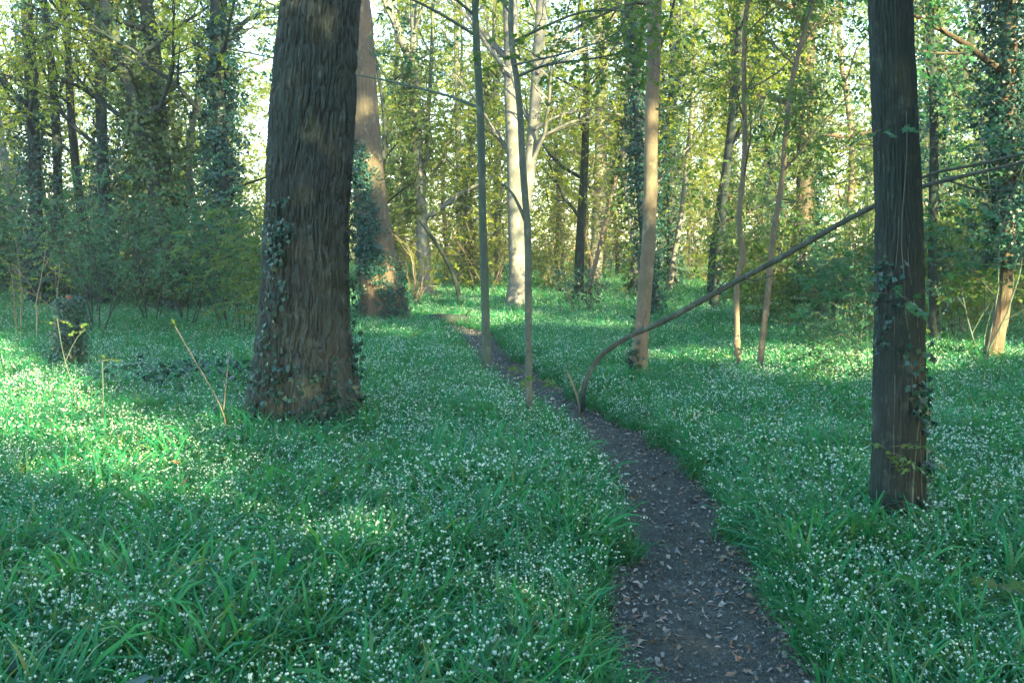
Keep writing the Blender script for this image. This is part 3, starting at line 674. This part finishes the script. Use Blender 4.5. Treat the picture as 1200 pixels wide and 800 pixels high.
# --- ivy-hung trees on the left
IV = [('thin ivy-hung trunk nearest the edge of the wood, with a sunlit golden patch of ivy', [(44, 372, 16), (44, 300, 14), (40, 177, 13), (36, 90, 13), (31, 0, 12)], 25, .22, 900, 'ivy'),
      ('lean dark trunk with little ivy between two ivy-hung trunks', [(70, 372, 12), (69, 260, 10), (67, 177, 10), (63, 97, 9), (51, 0, 8)], 26, .05, 240, 'ivy'),
      ('upright ivy column standing apart between the leaning pair and the golden-patched trunk', [(124, 375, 15), (123, 242, 13), (119, 161, 12), (116, 0, 12)], 25, .24, 1100, 'ivy'),
      ('ivy-hung trunk slanting across in front of the heaviest ivy crown', [(196, 372, 18), (186, 240, 16), (172, 188, 15), (153, 107, 14), (126, 16, 13)], 22.5, .22, 1000, 'ivys'),
      ('heaviest ivy crown, a broad mass of ivy hanging about one trunk', [(204, 374, 20), (196, 250, 18), (188, 161, 18), (183, 81, 17), (170, 0, 16)], 23.5, .48, 1900, 'ivys'),
      ('straight dark ivy column close to the thick furrowed oak', [(264, 372, 18), (263, 322, 16), (261, 269, 16), (257, 134, 16), (253, 0, 15)], 23, .26, 1400, 'ivy')]
for lb, px, d, thk, n, gname in IV:
    t = Tree('ivy_clad_tree', lb, px, d=d, H=14, bark='dark', relief=bark_soft, sides=18, rows=70, flare=.2)
    t.ivy(0, 11, n, thk, None, pi, gname, 1.0, shape=lambda z, a: .35 + .65 * (vnoise(z * .8, t.base[0]) > .35))
    t.ivy(0, 2, n // 7, thk * .6, None, pi, 'ivy', .9)
    t.crown(4, 13, 8, 3.2, 2, 5, .55); t.leaves('yel', 1, .3, 1.0)

# ------------------------------------------------------------------ woodland behind (nearer ones as photographed, the rest filling the wood)
def zone(px):
    for hi, zn in ((310, 'beyond the ivy-hung trunks'), (470, 'behind the leaning pale oak'), (600, 'between the forked tree and the pale beech'), (760, 'beyond the clearing past the pale beech'), (930, 'past the crooked pair of thin trunks'), (1020, 'behind the reddish ivy-wrapped tree')):
        if px < hi: return zn
    return 'in the shady wood past the dark straight trunk'
SPEC = [('slim pale trunk slanting up in the clearing just past the warm brown trunk', [(783, 338, 8), (788, 310, 6.5), (796, 269, 6), (804, 204, 6), (812, 120, 5), (816, 0, 5)], 33, 'beech', 0),
        ('dark ivy-hung trunk standing past the slim slanting pale trunk', [(788, 334, 14), (787, 240, 11), (787, 160, 11), (790, 0, 10)], 36, 'dark', 600),
        ('blurred broad pale trunk beyond the clearing between beech and warm brown trunk', [(696, 330, 16), (703, 240, 15), (706, 80, 14), (703, 0, 13)], 42, 'beech', 160),
        ('thin slanting stem crossing the clearing in front of the broad pale trunk', [(684, 345, 6), (700, 301, 5), (714, 240, 5), (728, 180, 4.5), (742, 110, 4)], 30, 'twig', 0),
        ('grey upright trunk in the sunny wood between the two slim path-side trunks', [(584, 335, 9), (583, 200, 8), (580, 0, 8)], 38, 'smooth', 200),
        ('thin pale birch-like stem in the sunlit wood beside the forked tree', [(540, 336, 8), (538, 200, 7), (534, 0, 6)], 38, 'beech', 0),
        ('twisted trunk close past the dark straight trunk, half hidden in leaves', [(1098, 400, 12), (1092, 300, 10), (1096, 150, 10), (1088, 0, 9)], 16, 'dark', 150)]
for lb, px, d, bk, iv in SPEC:
    t = Tree('slender_tree', lb, px, d=d, H=13 + d * .08, bark=bk, relief=bark_soft, sides=14, rows=60, flare=.2)
    if iv: t.ivy(0, 9, iv, .15, None, pi, 'ivy', 1.0)
    t.crown(3.5, 12, 8, 3.2, 2, 4); t.leaves('mid' if d < 20 else 'yel', 2, .3, 1.0)
# random wood
cells = []
for px in np.linspace(-260, 1460, 29):
    for d, jd in ((31, 4), (42, 6), (57, 8), (76, 11)):
        cells.append((px + rng.uniform(-28, 28), d + rng.uniform(-jd, jd)))
for px, d in cells:
    if 575 < px < 640 and d < 36: continue
    x = (px - 600) / F_PX * d; h = rng.uniform(12, 19); r = rng.uniform(.07, .24) * (1.0 if d < 50 else 1.15)
    pts = [np.array([x, d, 0, r])]
    for f in (.1, .35, .65, 1.0): pts.append(np.array([x + rng.normal(0, .5) * f * 2, d + rng.normal(0, .5) * f * 2, h * f, r * (1 - .75 * f)]))
    z_ = zone(px); dense = 1 if px < 1000 else 2
    ivyish = rng.uniform() < (.5 if px < 330 else .3)
    bk_ = str(rng.choice(['smooth', 'dark', 'warm', 'green', 'beech', 'dark']))
    lab = ('ivy-covered ' if ivyish else 'bare ') + dict(smooth='grey', dark='dark', warm='brown', green='greenish', beech='pale')[bk_] + ' trunk of the far wood ' + z_
    t = Tree('woodland_tree', lab, pts=pts, d=d, H=0, bark=bk_, relief=None, sides=9, rows=22, flare=.2, group=('ivy-covered ' if ivyish else 'bare ') + 'trunks of the far wood ' + z_)
    if ivyish: t.ivy(0, h * .65, 260 if d > 45 else 420, .2, None, pi, 'ivy' if rng.uniform() < .5 else 'ivys', 1.3)
    t.crown(2.2, h * .95, 9, 3.6, 2 if d < 60 else 1, 4 if d < 60 else 6, .55, True)
    gname = rng.choice(['yel', 'yel', 'yel', 'mid'] if 310 < px < 960 else ['yel', 'mid'])
    t.leaves(gname, 2 if d < 36 else 3, .7, 1.0 if d < 36 else 1.35 if d < 60 else 1.8)

# shrubs
class Shrub(Tree):
    def __init__(s, name, label, base, h, n, spread, bark='twig', lv=1, kids=5, cat='shrub', group=None, sep=False, r=.012):
        s.base = np.array([base[0], base[1], float(gz(base[0], base[1]))]); s.root = thing(name, s.base, label, cat, group); s.tips = []
        bf = Buf(); s.mat = M[bark]
        for i in range(n):
            if sep: bf = Buf()
            a = rng.uniform(0, 2 * pi); o = np.array([cos(a), sin(a), 0]) * rng.uniform(0, .12)
            d = np.array([cos(a) * spread, sin(a) * spread, 1]); d /= np.linalg.norm(d)
            s._grow(bf, o - (0, 0, .04), d, h * rng.uniform(.65, 1.1), r * rng.uniform(.7, 1.2), lv, kids, .1, .10, s.tips, 6)
            if sep: part('stem', bf, s.mat, s.root)
        if not sep: part('stems', bf, s.mat, s.root, 'stuff')
# left understorey, in the shade
for i in range(15):
    px = rng.uniform(-120, 318); d = rng.uniform(17, 25); x = (px - 600) / F_PX * d
    s = Shrub('understorey_shrub', ('tall' if (hh := rng.uniform(1.5, 3.8)) > 2.6 else 'low') + ' cool green shrub in the shady thicket ' + ('at the edge beyond the ivy stump' if px < 70 else 'under the leaning ivy-hung pair' if px < 215 else 'close beyond the thick furrowed oak'), (x, d), hh, 6, .28, lv=2, kids=4, r=.014, bark='dark', group='shrubs of the thicket under the ivy-hung trunks')
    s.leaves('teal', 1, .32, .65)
for i in range(14):
    px = rng.uniform(-100, 330); d = rng.uniform(26, 36); x = (px - 600) / F_PX * d
    s = Shrub('understorey_shrub', ('tall' if (hh := rng.uniform(2.2, 4.8)) > 3.4 else 'low') + ' bush deep in the wood ' + ('beyond the ivy stump' if px < 90 else 'behind the heaviest ivy crown' if px < 220 else 'behind the straight ivy column'), (x, d), hh, 6, .35, lv=2, kids=4, r=.014, bark='dark', group='bushes deep in the wood behind the ivy-hung trunks')
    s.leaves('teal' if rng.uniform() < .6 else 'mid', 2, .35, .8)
# middle, sunlit
for i in range(46):
    px = rng.uniform(430, 860); d = rng.uniform(32, 52); x = (px - 600) / F_PX * d
    s = Shrub('woodland_shrub', ('tall airy' if (hh := rng.uniform(1.6, 6.5)) > 4 else 'low') + ' sunlit yellow-green bush ' + zone(px), (x, d), hh, 5, .30, lv=2, kids=4, group='bushes along the far edge of the clearing')
    s.leaves('yel' if rng.uniform() < .4 else 'mid', 1, .35, .85)
for i in range(26):
    px = rng.uniform(860, 1330); d = rng.uniform(17, 32); x = (px - 600) / F_PX * d
    s = Shrub('woodland_shrub', ('tall' if (hh := rng.uniform(1.6, 4.0)) > 2.8 else 'low') + ' green bush ' + zone(px), (x, d), hh, 6, .45, lv=2, kids=4, group='bushes behind the dark straight trunk')
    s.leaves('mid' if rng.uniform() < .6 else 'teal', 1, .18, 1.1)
# named small ones
s = Shrub('pale_shrub', 'pale twiggy shrub at the foot of the forked tree', P(484, 348, 27)[:2], 2.2, 5, .3, 'dry', 1, 4, sep=True, r=.03); s.leaves('yel', 1, .15, .8)
s = Shrub('broken_shrub', 'broken pale-branched shrub with ivy in the clearing between beech and brown trunk', P(680, 366, 24)[:2], 1.6, 5, .5, 'dry', 1, 4, sep=True, r=.025); s.leaves('ivy', 2, .1, .7)
s = Shrub('bare_shrub', 'thin dark-stemmed shrub against the dark straight trunk', P(1018, 440, 11.5)[:2], 1.5, 5, .5, 'dark', 2, 4, sep=True, r=.009); s.leaves('teal', 1, .1, .5)
for px, d, h, lb, gname in ((1150, 12.5, 4.6, 'tall leafy maple sapling with tiers of cool green leaves past the dark straight trunk', 'maple'),
                            (1225, 11.0, 4.2, 'leafy maple sapling closest to the edge, its leaves in flat tiers', 'maple'),
                            (1130, 16.5, 4.8, 'taller loose sapling in front of the tree with the orange foot', 'teal'),
                            (1250, 14.5, 4.6, 'sapling of cool green leaves beyond the edge-most maple', 'teal'),
                            (1005, 15.0, 4.2, 'tall loose green sapling beside the crooked thin trunks', 'mid'),
                            (965, 15.5, 2.2, 'low green sapling between the slanting trunk and the dark straight trunk', 'teal'),
                            (1170, 19.0, 6.0, 'tallest thin sapling behind the orange-footed tree', 'teal'), (1105, 20.0, 6.0, 'tall airy sapling seen just beside the dark straight trunk', 'teal'),
                            (285, 17.0, 2.6, 'green sapling tucked close behind the thick furrowed oak', 'mid'),
                            (1150, 14.2, 2.2, 'pale thin-stemmed sapling before the orange-footed tree', 'maple_y')):
    s = Shrub('maple_sapling', lb, ((px - 600) / F_PX * d, d), h, 2, .22, 'green', 2, 6, 'sapling', sep=True, r=.013)
    s.leaves(gname, 2, .18, .8 if d < 10 else .9, tilt=.25, keep=(None if d < 11 else lambda p: ~light_gap(p, 0)))
for px, py, h, lb, bk in ((20, 395, 2.0, 'pinkish leafless sapling with forked twigs at the edge of the thicket', 'warm'), (46, 402, 1.8, 'pale straight thin sapling beside the pinkish forked one', 'dry')):
    q = G(px, py); s = Shrub('thin_sapling', lb, q[:2], h, 2, .1, bk, 1, 5, 'sapling', sep=True, r=.013); s.leaves('yel', 1, .05, .45)
def stalk(name, label, lines, d, mat, cat, leaf=None, n=0, sc=.4):
    q0 = P(lines[0][0][0], lines[0][0][1], d); base = np.array([q0[0], q0[1], float(gz(q0[0], q0[1]))]); root = thing(name, base, label, cat)
    for ps in lines:
        a = chaikin(np.array(pxl(ps, d)), 2); a[:, :3] -= base
        if ps is lines[0]: a[0, 2] = -.03
        b = Buf(); b.tube(a[:, :3], a[:, 3], 6); part('stem', b, M[mat], root)
        if leaf: scatter('leaves', a[-1:, :3] + rng.normal(0, .03, (n, 3)), np.c_[rng.normal(0, .4, n), rng.normal(0, .4, n), rng.uniform(0, 6.3, n)], sc, GR[leaf], root)
    return root, base
r, bs = stalk('dry_stalk', 'dry forked stalk with a yellow bud leaning beside the thick oak', [[(266, 512, 1.8), (263, 485, 1.6), (248, 455, 1.4), (228, 422, 1.2), (205, 382, 1.1)], [(262, 480, 1.4), (266, 440, 1.2), (269, 410, .9)]], depth(510), 'dry', 'dry plant')
a = P(205, 380, depth(510)) - bs; b = Buf(); b.tube([a, a + (-.012, 0, .02), a + (-.02, 0, .035), a + (-.024, 0, .05)], [.006, .013, .011, .001], 8); part('bud', b, M['lf_yel'], r)
stalk('seedling', 'yellow-leaved seedling with a curving stem by the ivy stump', [[(94, 492, 1.6), (88, 460, 1.5), (74, 417, 1.3), (67, 373, 1)], [(76, 425, 1.1), (88, 398, 1), (100, 385, .8)]], depth(490), 'green', 'seedling', 'maple_y', 3, .36)
stalk('seedling', 'straight seedling topped by one pair of drooping leaves', [[(121, 497, 1.6), (121, 460, 1.4), (120, 424, 1.2)]], depth(495), 'green', 'seedling', 'maple_y', 2, .36)
stalk('broken_stick', 'short pale broken stick stuck upright beside the foot of the bent pole', [[(679, 476, 2.6), (674, 456, 2.8), (664, 435, 2.2)], [(676, 462, 1.6), (681, 452, 1.2), (682, 444, .7)]], depth(472), 'dry', 'stick')
stalk('fallen_branch', 'dark arched dead branch leaning into the sunlit bushes past the forked tree', [[(538, 345, 6), (530, 318, 5.5), (515, 290, 5), (492, 258, 4)]], 27, 'dark', 'branch')

# stump and log
sp = Tree('tree_stump', 'short ivy-covered stump with a reddish rotten top at the edge of the thicket', [(82, 428, 28), (82, 405, 22), (82, 375, 20), (82, 350, 17)], d=13.2, H=0, bark='dark', relief=bark_plate, sides=30, rows=30, cat='stump')
sp.ivy(.0, 1.16, 520, .05, None, pi, 'ivy', .42)
b = Buf(); hz = sp.zk[-1]; c = sp.center(hz); a = np.linspace(0, 2 * pi, 12, endpoint=False)
b.tube([c, c + (0, 0, .015), c + (.02, 0, .03), c + (.02, 0, .035)], [.07, .06, .03, .01], 11); part('rotten_top', b, M['rot'], sp.root)
q0, q1 = P(494, 372, 21), P(566, 370, 21.4); gl = np.array([q0[0], q0[1], float(gz(q0[0], q0[1]))]); lg = thing('fallen_log', gl, 'dark fallen log lying across the sunny bend of the path', 'log')
tt = np.linspace(0, 1, 14)[:, None]; pts = (q0 + (q1 - q0) * tt) - gl; pts[:, 2] = .16 + .03 * np.sin(tt[:, 0] * 5)
b = Buf(); b.tube(pts, .10 * (1 + .2 * vnoise(tt[:, 0] * 9, 2.2)), 12); part('log', b, M['dark'], lg)
b = Buf(); b.tube(pts[9] + np.array([[0, 0, .05], [.1, -.05, .2], [.25, -.1, .28]]), [.03, .02, .008], 6); part('branch_stub', b, M['dark'], lg)

# ------------------------------------------------------------------ unseen trees added behind the viewer to shade the glade, crowns cut to shape it
for i, (u, s_) in enumerate([(-9, -10), (-5.5, -12), (-3, -10.5), (-.3, -13), (3.7, -10.5), (7, -13), (10, -10.5), (13, -12.5), (16, -10.5), (19.5, -12.5), (23, -11)]):
    x, y = UP * u + H * s_; h = 22
    pts = [np.array([x, y, 0, .22]), np.array([x + .1, y, 4, .18]), np.array([x, y + .2, 9, .13]), np.array([x + .1, y, h, .05])]
    t = Tree('shade_tree', 'unseen leafy tree added behind the viewpoint to shade the flowers', pts=pts, d=10, H=0, bark='dark', sides=10, rows=20, group='unseen shade trees added behind the viewpoint')
    t.crown(3.5, 20, 9, 2.6, 1, 3, .3, True)
    n = 16000; q = np.c_[rng.normal(0, 1.6, n), rng.normal(0, 1.6, n), rng.uniform(2.4, 21.5, n)]
    t.tips = [(a, None) for a in q]; t.leaves('mid', 1, .1, 1.45, keep=shade_keep)

# ------------------------------------------------------------------ far wood closing the view
n = 15000; ang = rng.uniform(-.75, .75, n); dd = rng.uniform(85, 125, n)
pos = np.c_[np.sin(ang) * dd, np.cos(ang) * dd, np.minimum(np.abs(rng.normal(0, 1, n)) * 9, 19)]
scatter('far_wood', pos, np.c_[rng.normal(0, .5, n), rng.normal(0, .5, n), rng.uniform(0, 6.3, n)], rng.uniform(2.5, 6, n), GR['yel'], None, 'hazy mass of leaves where the far wood closes the view')

# ------------------------------------------------------------------ flowering carpet, ivy patch, litter
FLW = [tuft(26, int(f), .13, (.18, .38), .0115, .28, .0080).obj('tuft', [M['blade'], M['petal'], M['blade2']]) for f in (6, 8, 10, 12, 14, 8)]
NOF = [tuft(26, 0 if i < 2 else 1, .14, (.26, .50), .0165, .2, .0070).obj('tuft', [M['blade'], M['petal'], M['blade2']]) for i in range(4)]
FAR = [tuft(26, 30, .2, (.2, .32), .014, .3, .0115).obj('tuft', [M['blade'], M['petal'], M['blade2']]) for f in range(3)]
carpet = inst_group('leek_tufts', FLW + NOF + FAR)
P_, S_, V_ = [], [], []
def order(k): return (len(FLW) + len(NOF) + len(FAR) - 1) - k
# which index is which does not depend on socket order: find it from a probe below
for d0, d1, dens in ((1.2, 6, 120), (6, 10, 95), (10, 16, 60), (16, 26, 34), (26, 42, 15), (42, 75, 5)):
    wd = .62 * d1 + 2.2; n = int(dens * (d1 - d0) * 2 * wd); x = rng.uniform(-wd, wd, n); y = rng.uniform(d0, d1, n)
    ok = np.abs(x) < .62 * y + 2.2; x, y = x[ok], y[ok]
    pd = path_dist(x, y); edge = .36 + .16 * (fbm(x * 2.2, y * 2.2, 5.0, 2) - .4) * 2
    ok = (pd > edge)
    for tx, ty, tr in TRUNKS[:12]: ok &= (x - tx) ** 2 + (y - ty) ** 2 > (tr * .95) ** 2
    x, y, pd, edge = x[ok], y[ok], pd[ok], edge[ok]
    patch = fbm(x * .55 + 3, y * .55, 2.0, 3); fl = np.clip((patch - .28) * 3.4, .30, .97) * np.interp(y, [2, 4.0, 5.2, 7], [.22, .36, .85, 1.2]) * np.clip((pd - edge) / .25, .1, 1)
    isf = rng.uniform(0, 1, len(x)) < fl
    v = np.where(isf, rng.integers(0, 6, len(x)), 6 + rng.integers(0, 4, len(x)))
    if d0 >= 16: v = np.where(isf, 10 + rng.integers(0, 3, len(x)), v)
    sc = np.interp((d0 + d1) / 2, [3, 13, 21, 34, 60], [.95, 1, 1.2, 1.5, 2.2]) * rng.uniform(.75, 1.2, len(x)) * np.interp(pd - edge, [0, .25], [.6, 1]) * (.8 + .4 * fbm(x * .9, y * .9, 7.0, 2))
    P_.append(np.c_[x, y, gz(x, y, pd)]); S_.append(sc); V_.append(v)
pos, sc, v = np.vstack(P_), np.concatenate(S_), np.concatenate(V_)
nn = len(pos)
CARPET = scatter('flower_carpet', pos, np.c_[rng.normal(0, .12, nn), rng.normal(0, .12, nn), rng.uniform(0, 6.3, nn)], sc, carpet, None, 'dense carpet of green strap leaves and small white bell flowers covering the woodland floor', var=v)

# dark ivy on the ground beside the thick oak
n = 420; c = G(235, 440); x = rng.normal(c[0], .75, n); y = rng.normal(c[1], .8, n)
scatter('ivy_patch', np.c_[x, y, gz(x, y) + rng.uniform(.08, .22, n)], np.c_[rng.normal(0, .4, n), rng.normal(0, .4, n), rng.uniform(0, 6.3, n)], rng.uniform(.6, 1.1, n), GR['ivy'], None, 'dark ivy patch spreading on the ground beside the thick oak')
# scattered broad-leaved seedlings and dead leaves among the flowers
n = 900; y = 2.5 + 13 * rng.uniform(0, 1, n) ** 1.4; x = rng.uniform(-1, 1, n) * (.6 * y + 1.2); k = path_dist(x, y) > .62; x, y = x[k], y[k]; n = len(x)
cl = fbm(x * .8, y * .8, 3.0, 2) > .5; x, y = x[cl], y[cl]; n = len(x)
for nm, gg, lb, a, z_ in (('leafy_herbs', 'maple_y', 'low broad-leaved seedlings dotted through the flower carpet', 0, .17), ('ground_ivy', 'ivy1', 'dark ivy leaves showing low between the flowers', 1, .14)):
    xx, yy = x[a::2], y[a::2]; m_n = len(xx); scatter(nm, np.c_[xx, yy, gz(xx, yy) + rng.uniform(z_ - .04, z_ + .07, m_n)], np.c_[rng.normal(0, .3, m_n), rng.normal(0, .3, m_n), rng.uniform(0, 6.3, m_n)], rng.uniform(.35, .75, m_n) * (1 + a * .8), GR[gg], None, lb)
# litter and crumbs on the path
LIT = inst_group('dead_leaves', [deadleaf(l).obj('dead_leaf', [M['litter']]) for l in (.02, .03, .045, .065, .04, .018, .025, .03, .022, .05)])
BROWN = inst_group('brown_leaves', [Src.obj(leaf_s, 'dead_leaf', [M['brown']]) for leaf_s in (deadleaf(.05), deadleaf(.065), deadleaf(.04))])
CRU = inst_group('soil_crumbs', [crumb(r).obj('crumb', [M['clod']]) for r in (.006, .009, .012, .007, .015)])
def on_path(n, spread):
    i = rng.uniform(0, 1, n) ** 1.3 * 225; k = i.astype(int); q = pth[k] + (pth[np.minimum(k + 1, 259)] - pth[k]) * (i - k)[:, None]
    t = pth[np.minimum(k + 1, 259)] - pth[k]; t /= np.linalg.norm(t, axis=1)[:, None]; o = spread(n)
    return q + np.stack([t[:, 1], -t[:, 0]], 1) * o[:, None]
q = np.vstack([on_path(6500, lambda n: rng.uniform(-.46, .46, n)), on_path(3000, lambda n: rng.choice([-1, 1], n) * rng.normal(.38, .07, n))]); n = len(q)
n = 260; yy = rng.uniform(2.5, 12, n); xx = rng.uniform(-1, 1, n) * (.6 * yy + 1); DEAD = (xx, yy)
n = len(q)
scatter('leaf_litter', np.c_[q, gz(q[:, 0], q[:, 1]) + .022], np.c_[rng.normal(0, .3, n), rng.normal(0, .3, n), rng.uniform(0, 6.3, n)], rng.uniform(.4, 1.15, n), LIT, None, 'scattered pale dead leaves and scraps lying along the footpath')
q = on_path(9000, lambda n: rng.uniform(-.5, .5, n)); n = len(q)
scatter('soil_crumbs', np.c_[q, gz(q[:, 0], q[:, 1]) + .014], np.c_[rng.normal(0, .3, n), rng.normal(0, .3, n), rng.uniform(0, 6.3, n)], rng.uniform(.5, 1.2, n), CRU, None, 'loose crumbs of dark soil and grit on the footpath')

# ------------------------------------------------------------------ thin woodland haze
m, t, out = newmat('haze'); pv = N(t, 'ShaderNodeVolumePrincipled', i_Density=.0009, i_Anisotropy=.3); pv.inputs['Color'].default_value = (.95, .97, .93, 1)
t.links.new(pv.outputs[0], out.inputs['Volume'])
b = Buf(); X0, X1, Y0, Y1, Z0, Z1 = -405, 405, -205, 405, -2, 24
b.add([(x, y, z) for z in (Z0, Z1) for x, y in ((X0, Y0), (X1, Y0), (X1, Y1), (X0, Y1))], [(0, 3, 2, 1), (4, 5, 6, 7), (0, 1, 5, 4), (1, 2, 6, 5), (2, 3, 7, 6), (3, 0, 4, 7)])
part('haze', b, m, None, 'stuff', 'faint haze hanging in the wood', smooth=False)

xx, yy = DEAD; n = len(xx)
scatter('fallen_leaves', np.c_[xx, yy, gz(xx, yy) + np.where(path_dist(xx, yy) < .5, .03, rng.uniform(.10, .22, n))], np.c_[rng.normal(0, .3, n), rng.normal(0, .6, n), rng.uniform(0, 6.3, n)], rng.uniform(.9, 1.5, n), BROWN, None, 'brown dead leaves caught among the flowers')
